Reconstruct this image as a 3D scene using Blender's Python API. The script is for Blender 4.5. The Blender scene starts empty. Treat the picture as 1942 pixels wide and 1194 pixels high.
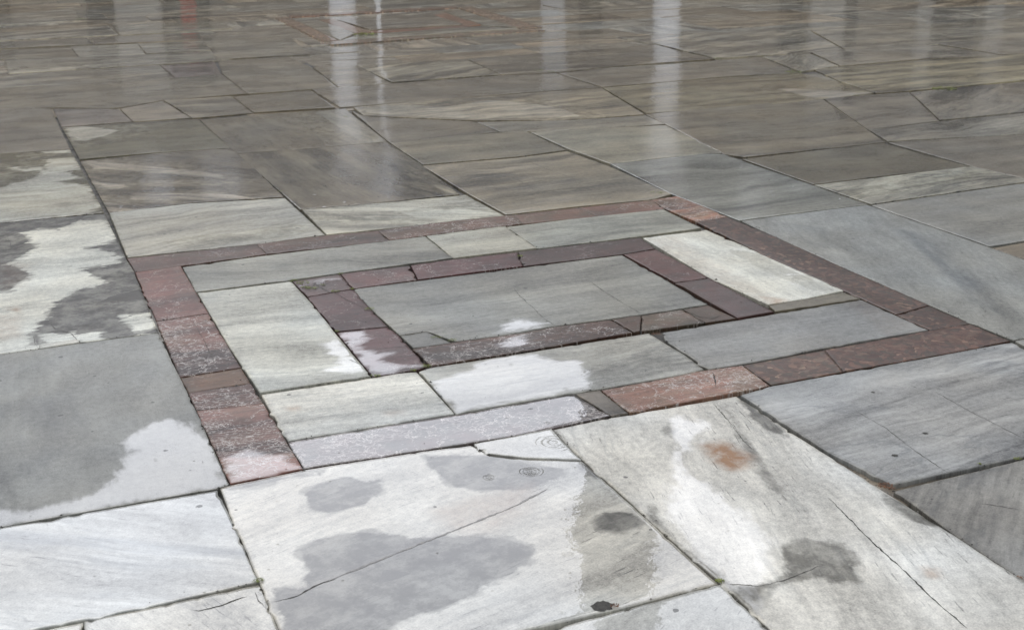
import bpy, math, random
import numpy as np
R = math.radians
scene = bpy.context.scene
C = scene.collection
random.seed(7)

# ------------------------------------------------------------------ camera
PITCH, ROLL, FPX, CAM_H = R(18.485), R(-0.901), 2482.5, 1.65
PW, PH = 1942, 1194
Fv = np.array([0, math.cos(PITCH), -math.sin(PITCH)])
_x = np.array([1.0, 0, 0]); _u = np.cross(_x, Fv)
Xv = math.cos(ROLL)*_x + math.sin(ROLL)*_u
Yv = -math.sin(ROLL)*_x + math.cos(ROLL)*_u
from mathutils import Matrix, Vector
cam_d = bpy.data.cameras.new('camera'); cam = bpy.data.objects.new('camera', cam_d); C.objects.link(cam)
cam.matrix_world = Matrix(((Xv[0], Yv[0], -Fv[0], 0), (Xv[1], Yv[1], -Fv[1], 0), (Xv[2], Yv[2], -Fv[2], CAM_H), (0, 0, 0, 1)))
cam_d.sensor_width = 36; cam_d.lens = FPX/PW*36; cam_d.clip_end = 2000; cam_d.clip_start = 0.05
cam_d.dof.use_dof = True; cam_d.dof.focus_distance = 4.4; cam_d.dof.aperture_fstop = 9
scene.camera = cam

# ------------------------------------------------------------------ sky, sun, exposure
SUN_EL, SUN_AZ = R(52), R(-25)          # behind cloud, ahead of the camera
w = bpy.data.worlds.new('World'); scene.world = w; w.use_nodes = True
nt = w.node_tree; nt.nodes.clear(); L = nt.links
out = nt.nodes.new('ShaderNodeOutputWorld'); bg = nt.nodes.new('ShaderNodeBackground')
sky = nt.nodes.new('ShaderNodeTexSky'); sky.sky_type = 'NISHITA'; sky.sun_disc = False
sky.sun_elevation = SUN_EL; sky.sun_rotation = SUN_AZ
tc = nt.nodes.new('ShaderNodeTexCoord')
cl = nt.nodes.new('ShaderNodeTexNoise'); cl.inputs['Scale'].default_value = 2.2; cl.inputs['Detail'].default_value = 6
L.new(tc.outputs['Generated'], cl.inputs['Vector'])
cr = nt.nodes.new('ShaderNodeValToRGB')
cr.color_ramp.elements[0].position = .3; cr.color_ramp.elements[0].color = (6.3, 6.5, 7.1, 1)
cr.color_ramp.elements[1].position = .7; cr.color_ramp.elements[1].color = (8.4, 8.55, 9.15, 1)
L.new(cl.outputs['Fac'], cr.inputs['Fac'])
# the cloud deck is brightened low ahead, off the sun, for the wet reflections
dt = nt.nodes.new('ShaderNodeVectorMath'); dt.operation = 'DOT_PRODUCT'
L.new(tc.outputs['Generated'], dt.inputs[0])
SKY_GLOW_EL, GLOW_AZ = R(25), R(-6)
dt.inputs[1].default_value = (math.sin(GLOW_AZ)*math.cos(SKY_GLOW_EL), math.cos(GLOW_AZ)*math.cos(SKY_GLOW_EL), math.sin(SKY_GLOW_EL))
mr = nt.nodes.new('ShaderNodeMapRange'); mr.inputs['From Min'].default_value = 0.78; mr.inputs['From Max'].default_value = 1.0
mr.inputs['To Min'].default_value = 1.0; mr.inputs['To Max'].default_value = 3.8; mr.interpolation_type = 'SMOOTHSTEP'
L.new(dt.outputs['Value'], mr.inputs['Value'])
sc = nt.nodes.new('ShaderNodeVectorMath'); sc.operation = 'SCALE'
L.new(cr.outputs['Color'], sc.inputs[0]); L.new(mr.outputs['Result'], sc.inputs['Scale'])
mx = nt.nodes.new('ShaderNodeMix'); mx.data_type = 'RGBA'; mx.inputs['Factor'].default_value = .93
L.new(sky.outputs['Color'], mx.inputs['A']); L.new(sc.outputs['Vector'], mx.inputs['B'])
L.new(mx.outputs['Result'], bg.inputs['Color']); bg.inputs['Strength'].default_value = 0.1
L.new(bg.outputs['Background'], out.inputs['Surface'])
sd = bpy.data.lights.new('sun', 'SUN'); sd.energy = 0.5; sd.angle = R(30); sd.color = (1, .97, .93)
so = bpy.data.objects.new('sun', sd); C.objects.link(so)
dirv = Vector((math.sin(SUN_AZ)*math.cos(SUN_EL), math.cos(SUN_AZ)*math.cos(SUN_EL), math.sin(SUN_EL)))
so.rotation_euler = dirv.to_track_quat('Z', 'Y').to_euler(); so.location = (0, 0, 30)
scene.view_settings.view_transform = 'Standard'; scene.view_settings.look = 'None'
scene.view_settings.exposure = 0.0; scene.view_settings.gamma = 1

# ------------------------------------------------------------------ helpers
def g(px, py):
    """where a sight line measured on the photograph meets the pavement"""
    d = Fv + Xv*(px-PW/2)/FPX - Yv*(py-PH/2)/FPX
    t = -CAM_H/d[2]
    return np.array([d[0]*t, d[1]*t])
def proj(x, y, z=0):
    p = np.array([x, y, z-CAM_H]); zc = p@Fv
    return PW/2+FPX*(p@Xv)/zc, PH/2-FPX*(p@Yv)/zc, zc
GA = R(21.73)
UX = np.array([math.cos(GA), math.sin(GA)]); VX = np.array([-math.sin(GA), math.cos(GA)])
def lin(c): return [((v/255+.055)/1.055)**2.4 if v > 10 else v/255/12.92 for v in c]
def tag(o, label=None, cat=None, group=None, kind=None):
    for k, v in (('label', label), ('category', cat), ('group', group), ('kind', kind)):
        if v: o[k] = v
    return o
def mesh_obj(name, V, Fs, mat, parent=None, smooth=True):
    me = bpy.data.meshes.new(name); me.from_pydata([tuple(v) for v in V], [], Fs); me.update()
    me.materials.append(mat); o = bpy.data.objects.new(name, me); C.objects.link(o)
    if parent: o.parent = parent
    if smooth: me.polygons.foreach_set('use_smooth', [True]*len(me.polygons))
    return o

# ------------------------------------------------------------------ node shorthand
class NB:
    def __init__(s, name):
        s.m = bpy.data.materials.new(name); s.m.use_nodes = True; s.t = s.m.node_tree; s.t.nodes.clear()
        s.o = s.t.nodes.new('ShaderNodeOutputMaterial'); s.p = s.t.nodes.new('ShaderNodeBsdfPrincipled')
        s.t.links.new(s.p.outputs[0], s.o.inputs['Surface'])
    def put(s, sock, v):
        if isinstance(v, bpy.types.NodeSocket): s.t.links.new(v, sock)
        elif v is not None: sock.default_value = v
    def M(s, op, a, b=None, c=None, clamp=False):
        n = s.t.nodes.new('ShaderNodeMath'); n.operation = op; n.use_clamp = clamp
        for i, v in enumerate((a, b, c)):
            if v is not None: s.put(n.inputs[i], v)
        return n.outputs[0]
    def V(s, op, a, b=None, scale=None):
        n = s.t.nodes.new('ShaderNodeVectorMath'); n.operation = op; s.put(n.inputs[0], a)
        if b is not None: s.put(n.inputs[1], b)
        if scale is not None: s.put(n.inputs['Scale'], scale)
        return n.outputs['Value'] if op in ('LENGTH', 'DISTANCE', 'DOT_PRODUCT') else n.outputs[0]
    def noise(s, vec, scale=1, detail=3, rough=.5, dist=0, color=False):
        n = s.t.nodes.new('ShaderNodeTexNoise'); s.put(n.inputs['Vector'], vec)
        n.inputs['Scale'].default_value = scale; n.inputs['Detail'].default_value = detail
        n.inputs['Roughness'].default_value = rough; n.inputs['Distortion'].default_value = dist
        return n.outputs['Color' if color else 'Fac']
    def vor(s, vec, scale, feature='F1', rnd=1.0):
        n = s.t.nodes.new('ShaderNodeTexVoronoi'); n.feature = feature; s.put(n.inputs['Vector'], vec)
        n.inputs['Scale'].default_value = scale; n.inputs['Randomness'].default_value = rnd
        return n
    def mix(s, f, a, b, typ='MIX'):
        n = s.t.nodes.new('ShaderNodeMix'); n.data_type = 'RGBA'; n.blend_type = typ; n.clamp_factor = True
        s.put(n.inputs['Factor'], f); s.put(n.inputs['A'], a); s.put(n.inputs['B'], b)
        return n.outputs['Result']
    def ramp(s, v, a, b, lo=0., hi=1., smooth=True):
        n = s.t.nodes.new('ShaderNodeMapRange'); s.put(n.inputs['Value'], v)
        n.inputs['From Min'].default_value = a; n.inputs['From Max'].default_value = b
        n.inputs['To Min'].default_value = lo; n.inputs['To Max'].default_value = hi
        if smooth: n.interpolation_type = 'SMOOTHSTEP'
        return n.outputs['Result']
    def attr(s, name):
        n = s.t.nodes.new('ShaderNodeAttribute'); n.attribute_type = 'GEOMETRY'; n.attribute_name = name
        s.alpha = n.outputs['Alpha']
        return n.outputs['Color'], n.outputs['Vector']
    def sep(s, v):
        n = s.t.nodes.new('ShaderNodeSeparateXYZ'); s.put(n.inputs[0], v); return n.outputs
    def bump(s, h, dist, strength=1, normal=None):
        n = s.t.nodes.new('ShaderNodeBump'); s.put(n.inputs['Height'], h); n.inputs['Distance'].default_value = dist
        n.inputs['Strength'].default_value = strength
        if normal is not None: s.put(n.inputs['Normal'], normal)
        return n.outputs[0]
    def grey(s, v):
        n = s.t.nodes.new('ShaderNodeCombineXYZ')
        for i in range(3): s.put(n.inputs[i], v)
        return n.outputs[0]

# raindrop rings seen on the photograph: (x, y, radius m)
RINGS = [(1052,838,.085),(1115,845,.05),(1275,845,.045),(1008,892,.05),(1530,1098,.03),(1612,1092,.03),(930,903,.03)]
def stone(name, kind, rings=False):
    b = NB(name)
    uv = b.t.nodes.new('ShaderNodeUVMap'); uv.uv_map = 'stone'; uv = uv.outputs[0]
    geo = b.t.nodes.new('ShaderNodeNewGeometry').outputs['Position']
    wetc, _ = b.attr('wetc'); dryc, _ = b.attr('dryc')
    _, mk = b.attr('mask'); mk = b.sep(mk)          # wet sd, film sd, stain
    _, pr = b.attr('par'); pr = b.sep(pr); ragamp = b.alpha           # streak, edge distance, damp roughness
    # ---- noises
    warp = b.V('SCALE', b.V('SUBTRACT', b.noise(uv, 1.6, 3, .5, 0, True), (.5, .5, .5)), scale=.34)
    uvw = b.V('ADD', uv, warp)
    band = b.noise(b.V('MULTIPLY', uvw, (.6, 4.2, 1)), 1, 5, .6, .6)
    fine = b.noise(b.V('MULTIPLY', b.V('ADD', uv, b.V('SCALE', warp, scale=.35)), (2.6, 48, 1)), 1, 4, .6)
    cloud = b.noise(b.V('MULTIPLY', uvw, (1.3, 2.6, 1)), 1.6, 4, .6)
    blot = b.noise(uv, 4.5, 6, .6)
    spk = b.noise(uv, 190, 3, .7)
    gran = b.noise(uv, 45, 4, .65)
    big = b.noise(uv, 1.3, 3, .5)
    cont = b.M('ADD', b.M('MULTIPLY', b.M('SUBTRACT', band, .5), 5.2), b.M('MULTIPLY', b.M('SUBTRACT', fine, .5), b.ramp(cloud, .35, .65, .5, 2.3)))
    val = b.M('ADD', b.M('MULTIPLY', cont, pr[0]), b.M('MULTIPLY', b.M('SUBTRACT', cloud, .5), 1.0))
    val = b.M('ADD', val, b.M('MULTIPLY', b.M('SUBTRACT', blot, .5), .85))
    val = b.M('ADD', val, b.M('MULTIPLY', b.M('SUBTRACT', gran, .5), 1.0))
    val = b.M('ADD', val, b.M('MULTIPLY', b.M('SUBTRACT', spk, .5), 1.2))
    dash = b.ramp(b.noise(b.V('MULTIPLY', b.V('ADD', uv, b.V('SCALE', warp, scale=.3)), (9, 95, 1)), 1, 3, .65), .60, .70)
    dash = b.M('MULTIPLY', dash, b.ramp(b.noise(uv, 2.3, 3), .4, .6, .15, .6))
    val = b.M('SUBTRACT', val, b.M('MULTIPLY', dash, b.ramp(pr[0], .05, .35)))
    val = b.M('ADD', val, 1.0); val = b.M('MAXIMUM', val, .25)
    # ---- dry / wet / film
    rag = b.noise(b.V('MULTIPLY', uv, (5, 20, 1)), 1, 5, .62)
    rag2 = b.noise(uv, 9, 5, .6)
    wm = b.ramp(b.M('ADD', b.M('ADD', mk[0], b.M('MULTIPLY', b.M('SUBTRACT', rag, .5), ragamp)), b.M('MULTIPLY', b.M('SUBTRACT', rag2, .5), .13)), -.010, .012)
    fm = b.ramp(b.M('ADD', b.M('ADD', mk[1], b.M('MULTIPLY', b.M('SUBTRACT', rag, .5), .05)), b.M('MULTIPLY', b.M('SUBTRACT', b.noise(b.V('MULTIPLY', uv, (9, 16, 1)), 1, 5, .62), .5), .14)), -.018, .032)
    if kind == 'marble':
        sat = b.mix(b.ramp(big, .35, .7), (1.03, 1.0, .955, 1), (.975, 1.0, 1.035, 1))
        wmot = b.mix(b.ramp(b.noise(uv, 11, 6, .7), .38, .62), b.mix(1, wetc, (.74, .73, .69, 1), 'MULTIPLY'), b.mix(.24, b.mix(1, wetc, (1.15, 1.15, 1.13, 1), 'MULTIPLY'), dryc))
        fringe = b.ramp(mk[0], .0, .014)
        wcol = b.mix(fringe, b.mix(.35, wmot, dryc), wmot)
        wcol = b.mix(b.M('GREATER_THAN', mk[0], .19), wcol, wetc)
        col = b.mix(wm, dryc, wcol)
        col = b.mix(1, col, b.grey(val), 'MULTIPLY'); col = b.mix(1, col, sat, 'MULTIPLY')
        # wandering darker veins of the marble
        vn = b.noise(b.V('MULTIPLY', uv, (.8, 3.2, 1)), 1, 5, .55, .9)
        vl = b.M('MULTIPLY', b.ramp(b.M('ABSOLUTE', b.M('SUBTRACT', vn, .5)), 0, .028, 1, 0), b.ramp(cloud, .42, .58))
        col = b.mix(b.M('MULTIPLY', vl, b.M('MULTIPLY', pr[0], .9)), col, b.mix(1, col, (.5, .53, .56, 1), 'MULTIPLY'))
    elif kind == 'red':
        col = b.mix(wm, dryc, wetc)
        hue = b.mix(b.ramp(b.noise(uv, 7, 5, .6), .38, .66), (1.12, .92, .88, 1), (.92, 1.0, .95, 1))
        col = b.mix(1, col, hue, 'MULTIPLY'); col = b.mix(1, col, b.grey(val), 'MULTIPLY')
        wv = b.V('ADD', uv, b.V('SCALE', b.noise(uv, 14, 4, .65, 0, True), scale=.13))
        e1 = b.vor(wv, 11, 'DISTANCE_TO_EDGE').outputs['Distance']
        wv2 = b.V('ADD', b.V('MULTIPLY', uv, (1, 1.8, 1)), b.V('SCALE', b.noise(uv, 30, 4, .65, 0, True), scale=.07))
        e2 = b.vor(wv2, 34, 'DISTANCE_TO_EDGE').outputs['Distance']
        g1 = b.M('MULTIPLY', b.ramp(e1, .003, .022, 1, 0), b.ramp(b.M('ADD', b.noise(uv, 6, 3), b.M('MULTIPLY', pr[0], .16)), .56, .64))
        g2 = b.M('MULTIPLY', b.ramp(e2, .01, .10, 1, 0), b.ramp(b.M('ADD', b.noise(uv, 3.4, 5, .7), b.M('MULTIPLY', pr[0], .16)), .58, .72))
        fl = b.ramp(b.noise(b.V('MULTIPLY', uv, (26, 75, 1)), 1, 3, .6), .64, .70)
        vein = b.M('MAXIMUM', b.M('MAXIMUM', g1, b.M('MULTIPLY', g2, b.ramp(b.noise(uv, 60, 2), .35, .6, .15, .85))), b.M('MULTIPLY', fl, b.ramp(b.noise(uv, 5, 3), .4, .6, .25, .95)))
        vein = b.M('MULTIPLY', vein, pr[0], clamp=True)
        col = b.mix(vein, col, (.52, .48, .44, 1))
        vl = vein
    else:   # breccia
        wv = b.V('ADD', uv, b.V('SCALE', b.noise(uv, 9, 3, .6, 0, True), scale=.12))
        v1 = b.vor(wv, 17); v2 = b.vor(wv, 46)
        def cellcol(v):
            n = b.t.nodes.new('ShaderNodeValToRGB'); n.color_ramp.interpolation = 'CONSTANT'
            cs = [(0, (.72, .68, .66)), (.22, (1.05, .9, .88)), (.4, (.8, .92, .92)), (.56, (1.3, 1.12, 1.1)), (.7, (.85, .66, .64)), (.80, (1.5, 1.55, 1.5)), (.9, (1.7, 1.45, 1.35)), (.965, (2.6, 2.6, 2.5))]
            while len(n.color_ramp.elements) < len(cs): n.color_ramp.elements.new(.5)
            for e, (p, c) in zip(n.color_ramp.elements, cs): e.position = p; e.color = (*c, 1)
            b.put(n.inputs[0], b.sep(v.outputs['Color'])[0]); return n.outputs[0]
        big1 = b.M('MULTIPLY', b.ramp(v1.outputs['Distance'], .30, .36, 1, 0), b.M('GREATER_THAN', b.sep(v1.outputs['Color'])[1], .45))
        col = b.mix(big1, cellcol(v2), cellcol(v1))
        col = b.mix(.12, col, (.9, .9, .9, 1))
        col = b.mix(1, col, b.grey(val), 'MULTIPLY')
        col = b.mix(1, col, wetc, 'MULTIPLY')
        vl = big1
    # ---- stains, pits, grime along the joints
    sn = b.noise(uv, 16, 5, .65)
    col = b.mix(b.M('MULTIPLY', b.M('MULTIPLY', mk[2], -1), b.ramp(b.noise(b.V('MULTIPLY', uv, (3, 14, 1)), 1, 4, .6), .3, .65, .3, 1.2), clamp=True), col, b.mix(1, col, (.60, .63, .68, 1), 'MULTIPLY'))
    st = b.M('MULTIPLY', mk[2], b.ramp(sn, .25, .7, .35, 1.3), clamp=True)
    col = b.mix(st, col, b.mix(.75, b.mix(1, col, (.72, .42, .18, 1), 'MULTIPLY'), (.24, .115, .045, 1)))
    pv = b.vor(b.V('ADD', uv, b.V('SCALE', b.noise(uv, 40, 2, .5, 0, True), scale=.016)), 12)
    prnd = b.sep(pv.outputs['Color'])
    psz = b.M('MULTIPLY', b.M('POWER', prnd[0], 4), .12)
    pit = b.M('MULTIPLY', b.M('LESS_THAN', pv.outputs['Distance'], psz), b.M('GREATER_THAN', prnd[0], .55))
    pv2 = b.vor(uv, 34); p2 = b.sep(pv2.outputs['Color'])
    pit2 = b.M('MULTIPLY', b.M('LESS_THAN', pv2.outputs['Distance'], .07), b.M('GREATER_THAN', p2[1], .80))
    pits = b.M('MAXIMUM', pit, b.M('MULTIPLY', pit2, .7))
    col = b.mix(b.M('MULTIPLY', pits, .72), col, (.05, .052, .05, 1))
    en = b.noise(uv, 24, 4, .6)
    ed = b.M('SUBTRACT', 1, b.ramp(b.M('ADD', pr[1], b.M('MULTIPLY', b.M('SUBTRACT', en, .5), .03)), .001, .016))
    col = b.mix(b.M('MULTIPLY', ed, .28), col, b.mix(1, col, (.42, .40, .33, 1), 'MULTIPLY'))
    rim = b.M('MULTIPLY', b.ramp(pr[1], .004, .009, 1, 0), b.ramp(b.noise(uv, 7, 3), .47, .56))
    col = b.mix(b.M('MULTIPLY', rim, .3), col, b.mix(1, col, (1.75, 1.7, 1.6, 1), 'MULTIPLY'))
    b.put(b.p.inputs['Base Color'], col)
    b.p.inputs['Roughness'].default_value = .55; b.p.inputs['Specular IOR Level'].default_value = .25
    # ---- water film on top
    rv = b.M('MULTIPLY', pr[2], b.ramp(b.noise(b.V('MULTIPLY', uv, (2, 8, 1)), 1, 4, .6), .33, .67, .35, 1.9))
    crou = b.mix(fm, b.grey(rv), (.018, .018, .018, 1))
    cw = b.M('MULTIPLY', b.ramp(pr[2], .06, .15, 1.0, .13 if kind == 'marble' else .10), b.ramp(b.noise(uv, 2.7, 4, .6), .3, .65, .8, 1.1))
    cw = b.M('MAXIMUM', cw, fm)
    cw = b.M('MULTIPLY', cw, b.M('SUBTRACT', 1, b.M('MULTIPLY', pits, .6)))
    b.put(b.p.inputs['Coat Weight'], cw); b.put(b.p.inputs['Coat Roughness'], b.sep(crou)[0])
    b.p.inputs['Coat IOR'].default_value = 1.56
    hb = b.M('ADD', b.M('MULTIPLY', gran, .5), b.M('MULTIPLY', spk, .25)); hb = b.M('ADD', hb, b.M('MULTIPLY', fine, b.M('MULTIPLY', pr[0], .8)))
    hb = b.M('SUBTRACT', hb, b.M('MULTIPLY', pits, 1.5))
    b.put(b.p.inputs['Normal'], b.bump(hb, .0016))
    # coat normal: slow warp + tiny ripples, drops, rings
    dv = b.vor(geo, 21); dr = b.sep(dv.outputs['Color'])
    drop = b.M('MULTIPLY', b.ramp(dv.outputs['Distance'], .02, .085, 1, 0), b.M('GREATER_THAN', dr[0], .74))
    drip = b.M('MULTIPLY', b.M('SINE', b.M('MULTIPLY', dv.outputs['Distance'], 60)), b.M('MULTIPLY', b.ramp(dv.outputs['Distance'], .1, .42, 1, 0), b.M('GREATER_THAN', dr[1], .90)))
    hc = b.M('MULTIPLY', b.noise(geo, 3.2, 2), .0022)
    hc = b.M('ADD', hc, b.M('MULTIPLY', b.noise(geo, 26, 3, .55), b.ramp(fm, 0, 1, 0.00075, .00026, False)))
    hc = b.M('ADD', hc, b.M('MULTIPLY', b.noise(b.V('MULTIPLY', uv, (22, 70, 1)), 1, 2), b.ramp(fm, 0, 1, .00030, .00002, False)))
    hc = b.M('ADD', hc, b.M('MULTIPLY', drop, .0024)); hc = b.M('ADD', hc, b.M('MULTIPLY', drip, .00010))
    if rings:
        fr = b.noise(geo, 7, 3)
        wob = b.V('ADD', geo, b.V('SCALE', b.noise(geo, 12, 2, .5, 0, True), scale=.006))
        for (x, y, r) in RINGS:
            q = g(x, y)
            d = b.V('DISTANCE', wob, (float(q[0]), float(q[1]), 0.003))
            a = b.M('MULTIPLY', b.M('SINE', b.M('MULTIPLY', d, 2*math.pi/max(.0095, r*.22))), b.ramp(d, r*.4, r, .0003, 0))
            hc = b.M('ADD', hc, a)
    b.put(b.p.inputs['Coat Normal'], b.bump(hc, 1.0))
    return b.m
MAT = {'marble': stone('wet_marble', 'marble'), 'rain': stone('rain_ringed_marble', 'marble', True),
       'red': stone('red_veined_stone', 'red'), 'breccia': stone('red_breccia', 'breccia')}
def simple(name, col, rough=.8, var=.35, scale=20, bumpd=.002, coat=0):
    b = NB(name); geo = b.t.nodes.new('ShaderNodeTexCoord').outputs['Object']
    n = b.noise(geo, scale, 5, .65)
    b.put(b.p.inputs['Base Color'], b.mix(1, (*col, 1), b.grey(b.ramp(n, .3, .7, 1-var, 1+var)), 'MULTIPLY'))
    b.p.inputs['Roughness'].default_value = rough; b.p.inputs['Coat Weight'].default_value = coat
    b.put(b.p.inputs['Normal'], b.bump(n, bumpd)); return b.m
M_soil = simple('joint_soil', (.075, .07, .058), .75, .85, 14, .004)
M_crack = simple('crack_dirt', (.05, .047, .04), .8, .5, 90)
M_mort = simple('weathered_mortar', (.17, .16, .14), .6, .5, 70, .004, .5)
M_wall = simple('arcade_plaster', (.36, .31, .25), .85, .25, 3)
M_dark = simple('dark_wood', (.035, .024, .02), .6, .3, 6)
M_col = simple('column_marble', (.88, .87, .86), .5, .08, 3)
M_pil = simple('pilaster_stone', (.55, .52, .47), .7, .1, 3)
M_ash = simple('ashlar', (.66, .64, .61), .85, .2, 2)
M_lead = simple('roof_lead', (.20, .21, .23), .6, .2, 4)
M_red = simple('red_cloth', (.62, .05, .035), .8, .2, 6)
M_white = simple('white_paint', (.85, .85, .85), .4, .03, 6)

# ------------------------------------------------------------------ slab builder
def side_pts(P, n, rng, gap, chips):
    """resample one side, then wear it: small waver and a few chips, returned with inward offsets"""
    P = np.array(P, float); seg = np.hypot(*np.diff(P, axis=0).T); s = np.r_[0, np.cumsum(seg)]
    return s, P
def polydist(pts, poly):
    poly = np.array(poly); d = np.full(len(pts), 1e9); ins = np.zeros(len(pts), bool)
    for a, b_ in zip(poly, np.roll(poly, -1, 0)):
        ab = b_-a; t = np.clip(((pts-a)@ab)/(ab@ab+1e-12), 0, 1)
        d = np.minimum(d, np.hypot(*(pts-a-t[:, None]*ab).T))
        c = ((a[1] > pts[:, 1]) != (b_[1] > pts[:, 1]))
        with np.errstate(divide='ignore', invalid='ignore'):
            xi = (b_[0]-a[0])*(pts[:, 1]-a[1])/(b_[1]-a[1]+1e-15)+a[0]
        ins ^= c & (pts[:, 0] < xi)
    return np.where(ins, d, -d)
def dist0(P, world):
    return float(np.hypot(*np.mean([np.array(p, float) if world else g(*p) for p in P if isinstance(p, tuple)], 0)))
TRACED = []; LOG = []
SLABS = {}
def slab(kind, name, label, P, wet, dry=None, st=.25, ang=0, state='wet', damp=.1, film=False, patches=(), gap=.0019, rag=.09,
         cat=None, group=None, world=False, z0=0., wear=1., parts=(), seed=None):
    """P: photo points clockwise from back-left; tuples are corners, lists are points along a side"""
    idx = [i for i, p in enumerate(P) if isinstance(p, tuple)]
    assert len(idx) == 4, label
    W = [np.array(p, float) if world else g(*p) for p in P]
    if dist0(P, world) < 6.8: damp = max(damp, .145)
    elif dist0(P, world) > 7: damp *= .62; st = min(1, st*1.35)
    rng = np.random.RandomState(seed if seed is not None else (int(abs(P[0][0]*131+P[0][1]*7)) % 99991))
    sides = [[W[j % len(W)] for j in range(idx[k], (idx[k+1] if k < 3 else idx[0]+len(W))+1)] for k in range(4)]
    cen = np.mean([W[i] for i in idx], 0); dist = max(2.5, float(np.hypot(*cen)))
    TRACED.append(np.array(W)); LOG.append((label, kind, wet, dist, [list(map(float, q)) for q in W], bool(patches), film, state, damp))
    if dist > 7: gap *= .8; wear *= .6
    if kind in ('red', 'breccia'): gap *= .6
    step = max(.012, .0045*dist if dist < 6 else .006*dist)
    if dist > 9: step = .009*dist
    slen = [sum(np.hypot(*(b_-a)) for a, b_ in zip(s, s[1:])) for s in sides]
    Lu, Lv = max(slen[0], slen[2]), max(slen[1], slen[3])
    def params(Ln):
        n = int(min(110, max(4, Ln/step))); e = min(.0035/Ln, .1); e2 = min(.014/Ln, .2)
        return np.r_[0, e, e2, np.linspace(e2, 1-e2, n)[1:-1], 1-e2, 1-e, 1]
    pu, pv = params(Lu), params(Lv)
    area = .5*sum(np.cross(a, b_) for a, b_ in zip(W, W[1:]+W[:1])); sgn = 1 if area > 0 else -1
    def resample(s, t):
        s = np.array(s); sg = np.hypot(*np.diff(s, axis=0).T); c = np.r_[0, np.cumsum(sg)]; T = t*c[-1]
        q = np.c_[np.interp(T, c, s[:, 0]), np.interp(T, c, s[:, 1])]
        dq = np.gradient(q, axis=0); dq /= np.hypot(*dq.T)[:, None]+1e-9
        nrm = np.c_[-dq[:, 1], dq[:, 0]]*sgn
        off = np.full(len(T), gap)
        for lam, am in ((.35, .0010), (.09, .0010), (.03, .0009)):
            k = np.arange(-2, c[-1]/lam+3); off += wear*am*np.interp(T/lam, k, rng.uniform(-1, 1, len(k)))
        for _ in range(rng.poisson(wear*c[-1]*4)):
            p0 = rng.uniform(0, c[-1]); wd = rng.uniform(.006, .03); off += rng.uniform(.0015, .010)*np.clip(1-((T-p0)/wd)**2, 0, 1)
        off = np.maximum(off, .0006)
        return q, nrm*off[:, None]
    top, n0 = resample(sides[0], pu); rt, n1 = resample(sides[1], pv)
    bt, n2 = resample(sides[2], 1-pu); lf, n3 = resample(sides[3], 1-pv)
    def trim(nv, n_a, n_b):      # at the corners both insets apply
        nv = nv.copy(); nv[0] += n_a; nv[-1] += n_b; return nv
    T0 = top+trim(n0, n3[0], n1[0]); R0 = rt+trim(n1, n0[-1], n2[-1]); B0 = bt+trim(n2, n3[-1], n1[-1]); L0 = lf+trim(n3, n0[0], n2[0])
    U, Vv = np.meshgrid(pu, pv)
    U_, V_ = U[..., None], Vv[..., None]
    G = (1-V_)*T0[None]+V_*B0[None]+(1-U_)*L0[:, None]+U_*R0[:, None] \
        - ((1-U_)*(1-V_)*T0[0]+U_*(1-V_)*T0[-1]+(1-U_)*V_*B0[0]+U_*V_*B0[-1])
    tilt = rng.normal(0, .0028 if dist < 7 else .0045, 2); ph = rng.uniform(0, 6, 4); am = .0006
    zc = z0 + rng.uniform(-.001, .001)
    def zf(x, y):
        return zc + np.clip((x-cen[0])*tilt[0]+(y-cen[1])*tilt[1], -.003, .003) + am*np.sin(x*5+ph[0])*np.sin(y*4+ph[1])
    x, y = G[..., 0], G[..., 1]
    edge = np.minimum(np.minimum(U, 1-U)*Lu, np.minimum(Vv, 1-Vv)*Lv)
    z = zf(x, y) - (.0016 if dist < 7 else .0005)*(edge < .0005) - .0002*((edge >= .0005) & (edge < .005))
    nv_, nu_ = U.shape; N = nu_*nv_
    pts = np.c_[x.ravel(), y.ravel()]
    I = np.arange(N).reshape(nv_, nu_)
    F = np.stack([I[:-1, :-1], I[1:, :-1], I[1:, 1:], I[:-1, 1:]], -1).reshape(-1, 4)
    ring = np.r_[I[0, :], I[1:, -1], I[-1, -2::-1], I[-2:0:-1, 0]]
    nr = len(ring); rv = np.c_[pts[ring], np.full(nr, zc-.035)]
    a = np.arange(nr); W4 = np.stack([ring, ring[(a+1) % nr], N+(a+1) % nr, N+a], -1)
    allv = np.r_[np.c_[pts, z.ravel()], rv]
    if sgn > 0: F = F[:, ::-1]; W4 = W4[:, ::-1]
    F = np.r_[F, W4]
    # object origin at its centre
    allv[:, 0] -= cen[0]; allv[:, 1] -= cen[1]
    me = bpy.data.meshes.new(name); me.vertices.add(len(allv)); me.vertices.foreach_set('co', allv.ravel())
    me.loops.add(F.size); me.loops.foreach_set('vertex_index', F.ravel().astype(np.int32))
    me.polygons.add(len(F)); me.polygons.foreach_set('loop_start', np.arange(0, F.size, 4, dtype=np.int32))
    me.update(calc_edges=True); me.validate()
    # make sure tops face up
    me.polygons.foreach_set('use_smooth', np.arange(len(F)) < len(F)-nr)
    if me.polygons[len(F)//2].normal.z < 0: me.flip_normals()
    # stone coordinates along the bedding of this block
    if isinstance(ang, tuple):
        dv = g(ang[2], ang[3])-g(ang[0], ang[1]); th = math.atan2(dv[1], dv[0])
    else: th = GA+R(ang)
    o1 = rng.uniform(0, 40, 2)
    c_, s_ = math.cos(th), math.sin(th)
    su = (allv[:, 0]*c_+allv[:, 1]*s_)+o1[0]; sv = (-allv[:, 0]*s_+allv[:, 1]*c_)+o1[1]
    uvl = me.uv_layers.new(name='stone'); f = F.ravel()
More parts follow.
